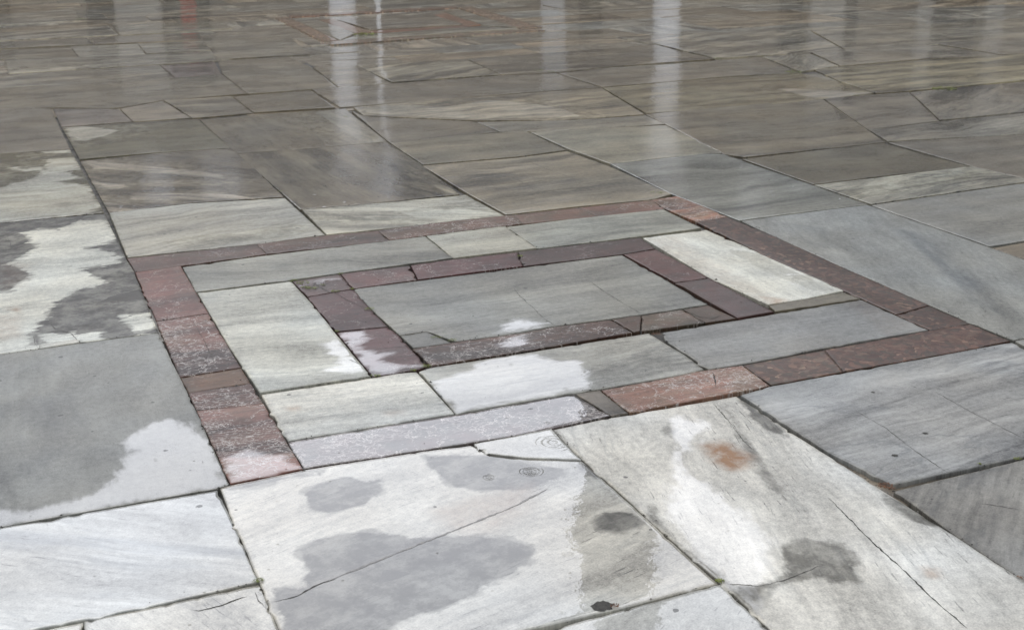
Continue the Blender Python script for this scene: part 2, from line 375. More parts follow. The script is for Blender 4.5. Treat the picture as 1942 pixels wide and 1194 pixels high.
    lv = np.empty(len(me.loops), np.int32); me.loops.foreach_get('vertex_index', lv)
    uvl.data.foreach_set('uv', np.c_[su[lv], sv[lv]].astype(np.float32).ravel())
    nV = len(allv); wp = np.c_[allv[:, 0]+cen[0], allv[:, 1]+cen[1]]
    wsd = np.full(nV, .2 if state == 'wet' else -.2); fsd = np.full(nV, .2 if film else -.2); stn = np.zeros(nV)
    for pt in patches:
        poly = [g(*q) for q in pt[1]]; d = polydist(wp, poly)
        if pt[0] == 'wet': wsd = np.maximum(wsd, np.clip(d, -.2, .2))
        elif pt[0] == 'dry': wsd = np.minimum(wsd, np.clip(-d, -.2, .2))
        elif pt[0] == 'film': fsd = np.maximum(fsd, np.clip(d, -.2, .2))
        elif pt[0] == 'nofilm': fsd = np.minimum(fsd, np.clip(-d, -.2, .2))
        elif pt[0] == 'vein': stn = np.minimum(stn, -np.clip(.5+d/.03, 0, 1)*pt[2])
        elif pt[0] == 'stain': stn = np.maximum(stn, np.clip(.5+d/.05, 0, 1)*pt[2]*(1 if pt[2] > .75 else .5))
    ee = np.r_[edge.ravel(), np.zeros(nr)]
    def ca(nm, arr, al=1.):
        at = me.attributes.new(nm, 'FLOAT_COLOR', 'POINT'); at.data.foreach_set('color', np.c_[arr, np.full(nV, al)].astype(np.float32).ravel())
    fl = film and kind in ('marble', 'rain'); wc = shade(wet, dist, fl, kind); dc = shade(dry if dry else tuple(min(235, v*1.4+28) for v in wet), dist, fl, kind)
    ca('wetc', np.tile(wc, (nV, 1))); ca('dryc', np.tile(dc, (nV, 1)))
    ca('mask', np.c_[wsd, fsd, stn]); ca('par', np.c_[np.full(nV, st), ee, np.full(nV, damp)], rag)
    me.materials.append(MAT[kind])
    o = bpy.data.objects.new(name, me); o.location = (cen[0], cen[1], 0); C.objects.link(o)
    tag(o, label, cat or ('border stone' if kind in ('red', 'breccia') else 'paving slab'), group, 'thing')
    for p in parts:
        if p[0] == 'crack': crack(o, zf, p[1], p[2] if len(p) > 2 else .003, rng, M_mort if len(p) > 3 else M_crack, p[4] if len(p) > 4 else 'crack')
        elif p[0] == 'hole': hole(o, zf, p[1], p[2], rng)
    return o
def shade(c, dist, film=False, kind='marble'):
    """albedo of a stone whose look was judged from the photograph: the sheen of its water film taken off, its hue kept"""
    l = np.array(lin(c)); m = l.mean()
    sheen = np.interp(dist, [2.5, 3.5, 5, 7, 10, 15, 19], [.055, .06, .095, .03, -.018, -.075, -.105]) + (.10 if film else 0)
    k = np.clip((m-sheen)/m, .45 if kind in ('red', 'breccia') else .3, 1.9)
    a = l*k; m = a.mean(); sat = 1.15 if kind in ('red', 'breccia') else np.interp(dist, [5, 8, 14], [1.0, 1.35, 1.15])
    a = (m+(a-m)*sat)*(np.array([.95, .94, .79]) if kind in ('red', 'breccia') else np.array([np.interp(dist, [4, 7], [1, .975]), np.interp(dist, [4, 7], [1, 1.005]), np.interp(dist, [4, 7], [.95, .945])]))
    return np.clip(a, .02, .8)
def crack(par, zf, pts, wd, rng, mat, nm):
    P = np.array([g(*p) for p in pts]); sg = np.hypot(*np.diff(P, axis=0).T); c = np.r_[0, np.cumsum(sg)]
    n = max(6, int(c[-1]/.012)); t = np.linspace(0, c[-1], n)
    q = np.c_[np.interp(t, c, P[:, 0]), np.interp(t, c, P[:, 1])]; d = np.gradient(q, axis=0); d /= np.hypot(*d.T)[:, None]
    nr = np.c_[-d[:, 1], d[:, 0]]; q = q+nr*(rng.uniform(-1, 1, n)*.0018)[:, None]
    wdt = wd*.33*rng.uniform(.25, 1.0, n)*(.6+.9*np.abs(np.sin(np.arange(n)*.21+rng.uniform(0, 6))))*np.minimum(1, np.minimum(np.arange(n)+.25, np.arange(n)[::-1]+.25)/3)
    a, b_ = q+nr*wdt[:, None], q-nr*wdt[:, None]; V, F = [], []
    for i in range(n):
        for p in (a[i], b_[i]): V.append((p[0]-par.location.x, p[1]-par.location.y, float(zf(p[0], p[1]))+.0006))
    for i in range(n-1): F.append((2*i+1, 2*i+3, 2*i+2, 2*i))
    mesh_obj(nm, V, F, mat, par)
def hole(par, zf, c, r, rng):
    q = g(*c); n = 22; V = [(q[0]-par.location.x, q[1]-par.location.y, float(zf(*q))+.0007)]
    for k in range(n):
        a = 2*math.pi*k/n; rr = r*rng.uniform(.8, 1.15)
        V.append((q[0]+rr*math.cos(a)-par.location.x, q[1]+rr*math.sin(a)*.9-par.location.y, float(zf(*q))+.0007))
    mesh_obj('hole', V, [(0, k+1, (k+1) % n+1) for k in range(n)], M_crack, par)

# ------------------------------------------------------------------ the inlaid panel: red border
GB = 'red stones of the outer border round the inlaid panel'; GI = 'red stones of the inner ring of the inlaid panel'
GM = 'grey marble slabs inside the inlaid panel'; GS = 'large worn marble slabs in the foreground'; GR = 'wet slabs behind and beside the inlaid panel'
def S(*a, **k): return slab(*a, **k)
BN, IN_, PS = 'border_stone', 'border_stone', 'paving_slab'
S('red', BN, 'maroon veined corner stone at the back left of the outer red border', [(241,490),(488,463),(506,482),[343,504],(257,516)], (112,92,86), st=.5, damp=.12, group=GB)
S('red', BN, 'dull brown border stone second from the left corner along the back', [(488,463),[621,446],(717,437),(740,456),(506,482)], (112,92,84), st=.45, damp=.1, group=GB)
S('red', BN, 'border stone with cream wavy veins in the middle of the back edge', [(717,437),[856,419],(975,407),(992,424),[807,447],(740,456)], (112,92,82), st=.8, damp=.12, group=GB)
S('red', BN, 'short brown border stone near the back right, left of a reddish one', [(975,407),(1100,393),(1135,410),(992,424)], (118,98,88), st=.4, damp=.1, group=GB)
S('red', BN, 'reddish brown border stone ending at the back right corner', [(1100,393),(1236,379),(1262,396),(1135,410)], (122,98,88), st=.4, damp=.1, group=GB)
S('red', BN, 'pinkish crusted corner stone at the back right of the outer border', [(1236,379),(1290,371),(1380,411),(1322,421),[1262,396]], (142,112,98), st=.85, damp=.2, group=GB)
S('breccia', BN, 'long dark breccia stone forming the right side of the outer border', [(1322,421),(1380,411),[1460,444],[1586,501],(1762,579),(1700,597),[1596,550],[1460,489]], (112,92,84), ang=90, st=.1, damp=.14, group=GB)
S('breccia', BN, 'short breccia stone just above the front right corner of the border', [(1700,597),(1762,579),(1840,613),(1765,626)], (108,88,80), ang=90, st=.1, damp=.1, group=GB)
S('breccia', BN, 'pebbly breccia corner stone at the front right of the outer border', [(1565,663),[1765,626],(1840,613),(1916,645),[1810,667],(1600,704)], (124,100,92), st=.1, damp=.14, group=GB)
S('breccia', BN, 'breccia stone with an orange pebble on the front edge of the border', [(1410,692),(1565,663),(1600,704),(1463,729)], (126,106,98), st=.1, damp=.16, group=GB)
S('red', BN, 'pale red stone with white crust veins on the front edge of the border', [(1141,739),[1269,715],[1320,704],(1408,692),(1460,731),(1194,781)], (148,122,114), st=.9, damp=.2, group=GB,
  parts=[('crack', [(1352,705),(1356,722),(1358,735)], .006)])
S('red', BN, 'long lavender sheened border stone at the front, cut by white veins', [(547,838),[700,812],[864,785],(1088,745),(1158,786),[980,824],[806,852],(577,888)], (104,100,106), st=1.0, damp=.05, film=True, group=GB, gap=.004)
S('red', BN, 'bottom left corner border stone, pink with a web of white veins', [(373,778),(500,764),[545,838],(575,888),(438,917)], (132,104,100), st=1.0, damp=.09, group=GB,
  patches=[('film', [(420,868),(470,850),(540,862),(572,890),(438,918)])])
S('red', BN, 'weathered red border stone with pale flecks above the bottom left corner', [(358,744),(476,726),(500,764),(373,778)], (132,100,94), st=.9, damp=.16, group=GB)
S('red', BN, 'small ochre brown chipped stone in the left side of the border', [(342,715),(458,697),(476,726),(358,744)], (128,104,88), st=.35, damp=.2, group=GB, patches=[('stain', [(365,712),(470,700),(470,725),(372,738)], .7)])
S('red', BN, 'red border stone densely covered with white veins on the left side', [(297,609),(396,594),(458,697),(342,715)], (132,102,96), st=1.0, damp=.18, group=GB, parts=[('crack', [(365,607),(385,642),(407,688)], .003)])
S('red', BN, 'upper left red border stone with one long white vein', [(257,517),(343,505),(396,593),(297,608)], (134,102,98), st=.55, damp=.14, group=GB)
S(*('marble', 'filler_stone', 'wedge of grey mortar and broken stone between lavender and pale red border stones', [(1091,744),(1138,737),(1192,781),(1160,786)], (128,120,110)), st=.4, damp=.25, group=GB, z0=-.004, wear=1.6, cat='filler stone')
# inner red ring
S('red', IN_, 'shattered mossy corner of the inner red ring with lavender shards', [(556,533),(645,519),(670,547),(584,562)], (120,102,104), st=.35, damp=.13, group=GI, wear=1.8,
  patches=[('film', [(592,532),(640,520),(646,530),(600,541)]), ('film', [(566,540),(592,530),(593,538),(570,547)])], parts=[('crack', [(590,533),(612,548),(628,556)], .005), ('crack', [(600,541),(622,538),(644,531)], .004), ('crack', [(572,549),(592,545),(600,533)], .004)])
S('red', IN_, 'plum inner ring stone with a corner crack below the mossy shards', [(584,563),(670,548),[704,586],(736,619),(638,628)], (112,84,86), st=.4, damp=.1, group=GI, parts=[('crack', [(636,556),(665,573),(704,588)], .004)])
S('red', IN_, 'plum inner ring stone half under a lavender puddle at the lower left', [(639,630),(737,620),[755,635],(811,693),[803,698],(708,713)], (108,82,86), st=.4, damp=.11, group=GI,
  patches=[('film', [(642,632),(690,624),(705,640),(680,655),(722,668),(760,662),(720,685),(770,690),(800,694),(706,713),(660,660)])], parts=[('crack', [(680,669),(730,660),(786,655)], .003)])
S('red', IN_, 'left plum stone in the back side of the inner ring', [(646,519),(777,503),(791,530),(671,547)], (122,96,98), st=.5, damp=.12, group=GI)
S('red', IN_, 'dark red middle stone in the back side of the inner ring', [(779,503),[860,491],(981,477),(992,503),(793,530)], (112,80,82), st=.55, damp=.12, group=GI)
S('red', IN_, 'dark wet inner ring stone dotted with raindrop splashes at the back', [(983,477),(1215,450),(1243,471),[1181,482],(994,504)], (102,84,82), st=.3, damp=.12, group=GI)
S('red', IN_, 'plum inner ring stone on the upper right beside the cream slab', [(1183,482),(1244,472),(1345,526),(1281,535)], (122,92,90), st=.3, damp=.08, group=GI)
S('red', IN_, 'darker plum inner ring stone on the lower right', [(1283,537),(1346,528),(1468,590),(1399,602)], (104,82,80), st=.25, damp=.08, group=GI)
S('red', IN_, 'long crackled red brown stone in the front side of the inner ring', [(786,661),[861,649],[980,632],[1055,618],(1158,605),(1200,629),[960,671],(817,694)], (128,104,94), st=.8, damp=.1, group=GI,
  patches=[('film', [(960,640),(1000,632),(1010,655),(950,664)])])
S('red', IN_, 'tiny cracked stone in the front side of the inner ring', [(1161,605),(1217,597),(1214,627),(1203,629)], (122,106,96), st=.3, damp=.12, group=GI)
S('red', IN_, 'grey brown stone with a white vein in the front side of the inner ring', [(1219,597),(1294,586),(1338,611),(1217,627)], (124,110,98), st=.5, damp=.12, group=GI)
S('red', IN_, 'broken ochre brown stone at the front right of the inner ring', [(1296,586),(1343,578),(1397,603),(1340,611)], (116,100,86), st=.2, damp=.2, group=GI, wear=1.6, parts=[('crack', [(1298,588),(1325,600),(1352,604),(1372,596)], .006)])
# marble inside the panel
S('marble', PS, 'cracked grey centre slab of the inlaid panel', [(671,548),[900,519],(1180,484),[1260,529],(1342,577),[1218,596],[1055,617],[960,634],[866,646],[812,627],(758,634),[705,586]], (150,149,143), st=.38, damp=.13, group=GM,
  patches=[('film', [(935,630),(975,602),(1015,606),(1040,612),(985,630)])],
  parts=[('crack', [(974,545),(985,560),(1010,582),(1030,602),(1052,616)], .0035), ('crack', [(1119,533),(1140,549),(1180,574),(1217,595)], .0035), ('crack', [(812,625),(900,612),(980,604),(1060,594)], .002)])
S('marble', PS, 'small grey triangular slab fragment at the front left of the centre slab', [(760,636),(810,629),(857,650),(785,659)], (136,134,128), st=.3, damp=.18, group=GM)
S('marble', PS, 'long grey slab with pale streaks behind the mossy corner of the ring', [(346,506),[500,485],[700,461],(807,448),(858,489),[645,518],[547,531],(373,553)], (150,148,141), st=.4, damp=.12, group=GM, ang=(350,515,640,505))
S('marble', PS, 'small pale cream slab touching the back border inside the panel', [(809,447),(959,429),(1018,470),(860,489)], (172,169,159), st=.4, damp=.15, group=GM)
S('marble', PS, 'grey slab at the back right inside the panel', [(961,429),[1115,411],(1259,397),(1330,432),[1207,449],(1021,470)], (154,152,143), st=.45, damp=.12, group=GM)
S('marble', PS, 'bright cream yellowed slab at the right inside the panel', [(1219,450),(1340,435),[1470,491],(1600,551),[1530,566],(1458,577),[1346,526]], (212,210,202), st=.22, ang=90, damp=.14, group=GM,
  patches=[('stain', [(1222,452),(1280,445),(1330,480),(1460,560),(1455,577),(1346,526)], .38), ('stain', [(1445,562),(1490,568),(1470,577)], .8), ('film', [(1370,470),(1440,478),(1590,548),(1540,556),(1450,520)])])
S('marble', 'filler_stone', 'thin dull strip of stone under the cream slab', [(1459,579),(1600,554),(1632,566),(1472,590)], (140,133,118), st=.2, damp=.2, group=GM, cat='filler stone')
S('marble', PS, 'smooth grey slab at the front right inside the panel', [(1258,629),[1460,596],(1635,568),(1760,626),[1580,656],[1408,690],(1345,700),[1302,669],[1262,645]], (150,149,146), st=.3, damp=.12, group=GM, wear=1.5, patches=[('stain', [(1600,570),(1640,570),(1760,626),(1690,640)], .2)])
S('marble', PS, 'grey slab with a bright white puddle at the front of the panel', [(797,703),[817,696],[980,671],(1232,632),[1256,648],[1300,674],(1336,701),[1292,711],[1138,737],[1089,744],(866,783)], (168,167,161), st=.5, damp=.2, group=GM, wear=1.3,
  patches=[('film', [(812,728),(880,700),(900,690),(960,672),(1010,668),(1050,682),(1115,684),(1125,740),(1089,744),(866,783),(822,742)])])
S('marble', PS, 'white weathered slab at the front left corner inside the panel', [(497,748),[704,716],[750,708],(790,704),(862,783),(547,836)], (204,204,199), st=.36, damp=.22, group=GM, patches=[('stain', [(730,780),(760,778),(765,786),(735,789)], .6), ('stain', [(548,774),(562,772),(560,777)], .8)], wear=1.4)
S('marble', PS, 'pale slab with a chalky film at the left inside the panel', [(375,555),[480,542],(553,533),[596,580],[634,628],[681,684],(703,712),(494,744),[440,665]], (193,193,186), st=.32, ang=-12, damp=.2, group=GM,
  patches=[('film', [(600,655),(640,640),(690,680),(700,706),(600,712),(640,688)]), ('wet', [(640,684),(685,682),(700,694),(660,693)])], dry=(205,203,194), parts=[('crack', [(640,684),(662,681),(690,694)], .004)])
# ------------------------------------------------------------------ foreground
S('rain', PS, 'big grey slab with a sky bright puddle left of the red border', [(-260,710),[0,672],[152,651],(300,631),[342,714],[381,792],(437,918),[412,924],[0,998],(-260,1045)], (148,149,146), st=.16, ang=90, damp=.17, group=GS,
  patches=[('vein', [(-60,780),(120,740),(180,820),(60,900),(-60,940)], .35), ('film', [(300,796),(345,792),(400,830),(438,918),(414,926),(0,999),(-100,1012),(-100,958),(60,965),(180,930),(215,900),(240,860),(228,832)])])
S('marble', PS, 'blotched slab with long white dry fingers at the left edge', [(-200,445),[0,424],[98,414],(199,405),[241,490],[257,516],(301,629),[152,649],[72,661],[0,671],(-200,700)], (94,88,68), dry=(206,204,196), st=.3, ang=6, damp=.07, gap=.0026, group=GS, rag=.22,
  patches=[('dry', [(45,442),(80,432),(110,436),(150,420),(200,415),(216,440),(215,458),(165,470),(205,478),(228,498),(150,510),(205,535),(150,548),(100,572),(88,600),(70,612),(60,640),(70,662),(-100,690),(-100,560),(20,552),(60,520),(20,500),(70,470)]),
           ('dry', [(225,596),(292,592),(300,618),(262,634)]), ('dry', [(80,632),(135,634),(148,648),(74,660)]), ('dry',[(152,640),(185,632),(188,646),(155,650)]), ('stain', [(-20,600),(40,595),(40,640),(-20,650)], .5), ('stain',[(22,584),(34,583),(32,590)],.9), ('stain',[(0,500),(60,500),(50,545),(0,550)],.3)],
  parts=[('crack', [(0,434),(12,445),(20,462),(21,474)], .003), ('crack', [(96,612),(104,624),(135,632),(150,649)], .005), ('crack', [(64,634),(66,650),(73,661)], .003)])
S('marble', 'filler_stone', 'small white slip of stone let into the front edge of the blotched slab', [(75,655),(148,644),(151,650),(75,662)], (205,204,198), st=.1, damp=.3, group=GS, gap=.001, z0=.0035, wear=.4, cat='filler stone')
S('marble', PS, 'slab with white dry streaks directly behind the blotched one', [(-200,312),[0,291],(133,283),[150,312],(198,403),[98,413],[0,423],(-200,443)], (100,94,78), dry=(188,184,175), st=.35, ang=6, damp=.07, group=GR, rag=.22,
  patches=[('dry', [(95,302),(140,298),(152,318),(120,325),(158,338),(100,344),(165,352),(175,372),(190,392),(170,404),(98,412),(0,423),(-60,428),(-60,372),(0,356),(60,340),(85,322)]), ('dry', [(22,319),(50,317),(46,323),(24,323)]), ('dry', [(60,318),(84,316),(80,322),(62,323)]), ('dry',[(82,286),(104,282),(134,284),(136,289),(86,289)])])
S('marble', PS, 'plain dark slab at the far left edge below a pale strip', [(-150,224),[0,203],(97,207),(133,281),[0,290],(-150,309)], (121,114,104), st=.2, damp=.06, group=GR)
S('rain', PS, 'pale slab with a long grey vein at the lower left', [(-260,1046),[0,999],(414,927),[445,993],(492,1101),[300,1146],[70,1191],(-200,1252)], (203,204,201), st=.5, ang=(0,1005,470,1045), damp=.07, film=True, group=GS, wear=1.3,
  patches=[('vein', [(-60,1000),(0,1003),(100,1005),(290,1028),(472,1042),(466,1054),(280,1050),(150,1037),(0,1030),(-60,1026)], .8), ('vein', [(0,1030),(130,1042),(260,1064),(400,1076),(260,1076),(120,1052),(0,1038)], .8), ('vein', [(0,1112),(120,1126),(300,1118),(200,1135),(0,1130)], .4)])
S('marble', PS, 'white slab cut off by the bottom left corner', [(-120,1238),(160,1178),(165,1290),(-100,1330)], (205,205,200), st=.3, damp=.1, film=True, group=GS)
S('marble', PS, 'white slab at the bottom edge with a broken water filled corner', [(162,1177),[350,1138],(492,1108),[530,1194],(572,1300),(168,1310)], (210,209,203), st=.4, ang=(430,1140,500,1190), damp=.1, film=True, gap=.0026, group=GS, rag=.05, wear=1.5,
  patches=[('wet', [(350,1143),(400,1126),(480,1112),(470,1128),(420,1142),(380,1156)])], dry=(216,215,208), state='dry', parts=[('crack', [(358,1155),(378,1158),(420,1148),(468,1131)], .007), ('crack', [(483,1118),(490,1138),(500,1150)], .004)])
S('rain', PS, 'huge white slab with grey wet blots in the centre foreground', [(418,925),[438,920],[577,891],[806,854],[895,843],[925,862],[1000,870],(1104,873),[1224,980],[1268,1020],(1362,1103),[1182,1150],[1007,1192],(620,1300),[530,1194],[494,1103],[445,993]],
  (134,134,129), dry=(208,206,199), state='dry', st=.34, ang=(560,1130,980,958), damp=.08, film=True, gap=.0026, group=GS, rag=.045, wear=1.4,
  patches=[('wet', [(572,938),(600,915),(650,901),(690,905),(735,908),(728,935),(700,955),(655,968),(620,976),(585,965)]),
           ('wet', [(566,1040),(600,1020),(680,1006),(740,1010),(800,1016),(870,1012),(960,1018),(1012,1035),(1015,1060),(975,1090),(900,1130),(830,1160),(760,1180),(700,1230),(560,1300),(520,1150),(505,1110),(560,1108),(582,1085),(570,1062)]),
           ('wet', [(800,862),(840,860),(960,862),(1000,876),(1080,888),(1060,908),(1000,930),(900,930),(860,925),(830,900),(805,880)]),
           ('wet', [(1122,985),(1145,968),(1200,968),(1222,980),(1212,1000),(1178,1009),(1135,1004)]),
           ('wet', [(418,925),(580,893),(585,902),(430,935)]), ('wet', [(598,893),(612,893),(625,925),(612,925)]), ('wet', [(1100,880),(1130,895),(1145,910),(1125,905)]),
           ('vein', [(520,965),(700,930),(860,880),(905,862),(880,885),(720,945),(540,985)], .5), ('vein', [(430,945),(560,905),(600,900),(560,925),(440,965)], .5), ('vein', [(700,1100),(900,1140),(1080,1060),(1200,1010),(1230,1040),(1100,1110),(900,1190)], .45), ('stain', [(820,965),(880,950),(960,925),(1010,915),(1010,960),(950,1005),(880,1010),(830,985)], .5)],
  parts=[('crack', [(514,1142),(560,1132),(604,1108),(640,1096)], .006), ('crack', [(604,1108),(720,1062),(830,1018),(978,958),(1040,925)], .010, 'pale', 'groove'), ('hole', (1142,1148), .026)])
S('rain', PS, 'small rain ringed wedge of white slab under the lavender border stone', [(899,841),[980,826],(1046,812),[1071,838],(1104,871),[1000,867],(925,859),[905,849]], (205,206,204), st=.15, damp=.04, film=True, group=GS, wear=1.3)
S('rain', PS, 'broad white slab with a rust stain and long crack at the lower right', [(1050,812),[1158,790],[1194,784],(1397,749),[1442,776],[1506,821],[1571,862],[1662,921],[1690,938],[1822,1023],(2120,1220),[1850,1290],(1590,1330),[1462,1194],[1372,1106],[1268,1016],[1224,975],[1107,870],[1074,838]],
  (128,127,122), dry=(205,204,200), state='dry', st=.34, ang=(1351,761,1501,967), damp=.1, film=False, gap=.0026, group=GS, rag=.05, wear=1.5,
  patches=[('film', [(1262,790),(1300,785),(1345,802),(1330,835),(1290,870),(1330,900),(1420,975),(1478,1035),(1470,1085),(1452,1100),(1430,1120),(1475,1240),(1400,1140),(1340,1080),(1262,995),(1255,950),(1280,880),(1268,820)]), ('vein', [(1225,800),(1260,820),(1330,930),(1380,1010),(1350,1000),(1280,900)], .5), ('vein', [(1430,1000),(1560,960),(1700,1080),(1840,1190),(1760,1190),(1600,1060)], .35), ('vein', [(1700,980),(1850,1080),(2000,1190),(1920,1190),(1760,1060)], .4), ('stain', [(1332,842),(1370,834),(1395,850),(1425,862),(1420,882),(1385,890),(1355,874)], 1.0), ('stain', [(1758,1080),(1770,1079),(1772,1092),(1762,1092)], .8),
           ('wet', [(1480,1035),(1530,1018),(1600,1035),(1625,1065),(1632,1105),(1590,1108),(1560,1095),(1520,1105),(1450,1118),(1440,1180),(1475,1230),(1410,1150),(1360,1095),(1400,1108),(1460,1105),(1480,1080)]),
           ('wet', [(1398,750),(1440,776),(1500,822),(1500,832),(1450,812),(1420,790),(1405,765)]), ('wet', [(1662,925),(1690,938),(1795,1002),(1740,996),(1700,968),(1672,948)]),
           ('wet', [(1270,788),(1275,800),(1270,835),(1262,815)]), ('wet', [(1375,765),(1420,830),(1450,880),(1505,968),(1470,930),(1420,860)]), ('wet',[(1225,978),(1240,960),(1242,978),(1300,1040),(1370,1090),(1362,1100)])],
  parts=[('crack', [(1351,761),(1385,800),(1408,832),(1432,856)], .004), ('crack', [(1569,941),(1600,972),(1648,1022),(1720,1088),(1782,1148),(1835,1193)], .006), ('crack', [(1372,1107),(1442,1112),(1490,1100),(1532,1083),(1560,1070)], .004)])
S('marble', PS, 'white slab at the bottom edge right of the dark round hole', [(600,1308),(1366,1107),[1462,1198],(1590,1335),(900,1500)], (204,204,200), st=.3, ang=35, damp=.08, film=True, group=GS, wear=1.3)
S('marble', PS, 'grey striped slab scored by two thin cracks at the right', [(1405,749),[1462,732],[1630,702],[1810,669],(1920,648),(2220,800),[1942,866],(1692,919),[1571,858]], (158,158,157), st=.6, ang=(1470,800,1900,690), damp=.26, group=GS, wear=1.2,
  parts=[('crack', [(1625,780),(1680,812),(1735,855),(1798,897)], .003), ('crack', [(1775,744),(1840,780),(1942,832)], .003), ('hole', (1697,864), .010), ('hole', (1755,822), .009), ('hole', (1656,744), .007)])
S('marble', PS, 'darker striped slab in the lower right corner of the view', [(1696,930),[1942,870],(2230,806),(2560,1000),(2125,1220),[1942,1099],[1822,1020]], (142,141,138), st=.6, ang=(1780,1080,1830,880), damp=.26, group=GS, wear=1.2, parts=[('crack', [(1850,953),(1900,960),(1942,968)], .003)])
S('marble', PS, 'grey slab beyond the right corner of the red border', [(1925,646),(2215,592),(2560,730),(2215,797)], (160,160,157), st=.3, damp=.2, group=GR)
# ------------------------------------------------------------------ right of the panel
S('marble', PS, 'large smooth grey slab along the right side of the border', [(1404,417),[1442,412],(1645,388),[1877,469],[1942,492],(2215,590),[1942,641],(1922,644),[1840,611],[1586,500]], (150,150,147), st=.24, ang=70, damp=.13, group=GR,
  patches=[('vein', [(1690,432),(1735,440),(1790,480),(1850,530),(1900,600),(1840,570),(1770,495)], .8), ('vein', [(1480,420),(1560,430),(1600,470),(1540,470)], .4)])
S('marble', PS, 'blue grey slab behind the back right corner of the border', [(1158,311),[1341,291],(1372,292),[1442,317],[1542,351],(1645,387),[1460,410],(1402,418),[1271,367]], (134,134,130), st=.4, damp=.09, group=GR)
S('marble', PS, 'dark smooth wet slab right of the blue grey one', [(1408,302),[1571,281],(1674,270),(1838,314),(1543,350)], (112,107,97), st=.15, damp=.05, group=GR)
S('marble', PS, 'slab with bold white parallel streaks at the right', [(1545,351),(1840,315),(1960,342),(1652,387)], (150,147,139), st=.85, ang=(1600,372,1860,322), damp=.14, group=GR, patches=[('dry',[(1548,351),(1830,317),(1700,345),(1590,362)])], dry=(172,168,158))
S('marble', PS, 'plain grey slab below the white streaked one at the right', [(1652,389),(1962,343),(2215,412),(1877,467)], (138,136,132), st=.25, damp=.12, group=GR)
S('marble', PS, 'brownish slab cut by the right edge above the border corner', [(1881,469),(2218,414),(2580,528),(2222,588)], (130,120,106), dry=(170,164,150), st=.4, damp=.12, group=GR)
S('marble', PS, 'pale veined slab at the right edge', [(1648,245),[1797,228],(2030,205),(2080,242),[1942,254],(1684,267)], (148,143,135), st=.5, ang=10, damp=.1, group=GR)
S('marble', PS, 'wide grey slab under the pale veined one at the right edge', [(1684,269),(2085,243),(2330,305),(1956,341),[1840,313]], (124,119,112), st=.2, damp=.07, group=GR)
# ------------------------------------------------------------------ behind the panel
S('marble', PS, 'dark slab with swept white streaks behind the left of the border', [(153,304),[300,290],(438,281),[480,317],(538,373),[360,384],(207,402)], (112,105,95), dry=(158,150,140), st=.6, ang=(200,345,470,365), damp=.06, group=GR, rag=.12,
  patches=[('dry', [(160,303),(250,312),(380,325),(430,338),(300,328),(180,318)]), ('dry', [(175,342),(240,352),(215,358),(185,355)]), ('dry', [(255,366),(420,368),(480,376),(400,378),(250,378)]), ('dry', [(190,383),(260,385),(300,395),(210,400)])])
S('marble', PS, 'streaked slab with a brown wet lens touching the back left border', [(208,404),[360,386],(541,375),(617,444),[500,460],(242,488)], (160,156,147), st=.55, ang=(230,430,520,385), damp=.13, group=GR,
  patches=[('wet', [(300,460),(350,448),(450,440),(540,420),(600,432),(560,448),(420,462),(340,470)])], state='dry', dry=(160,156,148))
GR2 = GR
S('marble', PS, 'brown slab with one curved crack left of the large scored slab', [(379,226),[530,214],(655,206),(734,269),[560,283],(450,290),[436,279]], (114,107,96), st=.3, ang=95, damp=.07, group=GR, parts=[('crack', [(577,222),(588,240),(612,274)], .005)],
  patches=[('dry',[(600,212),(655,207),(732,268),(690,272),(640,240)])], dry=(142,137,128))
S('marble', PS, 'large dark brown slab with fine diagonal scratches behind the border', [(451,291),[562,283],(735,270),[799,313],(872,369),[700,386],(570,396)], (113,106,95), st=.5, ang=(500,300,650,390), damp=.07, group=GR, patches=[('dry',[(790,335),(815,345),(875,367),(850,368)]),('wet',[(700,315),(740,315),(740,375),(690,375)])], dry=(150,144,132))
S('marble', PS, 'pale slab crossed by grey rays directly behind the border', [(573,398),[700,386],(884,368),(957,408),[856,419],[740,433],(620,445)], (156,152,143), st=.65, ang=(580,400,900,400), damp=.14, group=GR, patches=[('wet',[(585,405),(700,402),(740,425),(622,440)]), ('dry', [(590,400),(700,389),(860,372),(900,378),(760,398),(640,405)]), ('dry', [(760,402),(880,396),(950,405),(860,416),(790,412)])], rag=.13, dry=(182,178,168))
S('marble', PS, 'light brown slab behind the slab scored by cut lines', [(738,269),[860,258],(996,248),(1073,284),[980,297],(803,312)], (130,124,113), st=.25, damp=.07, group=GR)
S('marble', PS, 'slab scored by two cut lines behind the back border', [(801,314),[980,299],(1076,286),[1151,313],(1274,368),[1236,379],[1104,391],(960,408),[887,367]], (133,125,112), st=.5, ang=3, damp=.16, group=GR, patches=[('wet',[(810,315),(980,300),(1060,290),(990,300),(900,312),(840,320)])],
  parts=[('crack', [(993,302),(1040,322),(1102,344)], .004), ('crack', [(960,331),(985,343),(1014,361)], .004)])
S('marble', PS, 'light slab with a drying water mark right of the long diagonal joint', [(1006,251),[1120,243],(1264,237),(1370,289),[1341,290],(1157,310),[1075,281]], (150,145,134), st=.18, damp=.06, group=GR)
S('marble', PS, 'thin pale slab tapering along a wandering joint in the middle', [(905,231),[1068,228],(1224,218),(1262,235),[1045,248],(950,250)], (142,136,126), st=.3, damp=.09, group=GR)
S('marble', PS, 'dull brown slab left of the thin tapering slab', [(668,212),[690,221],(901,231),(946,250),[815,262],(737,268)], (121,114,104), st=.2, damp=.06, group=GR)
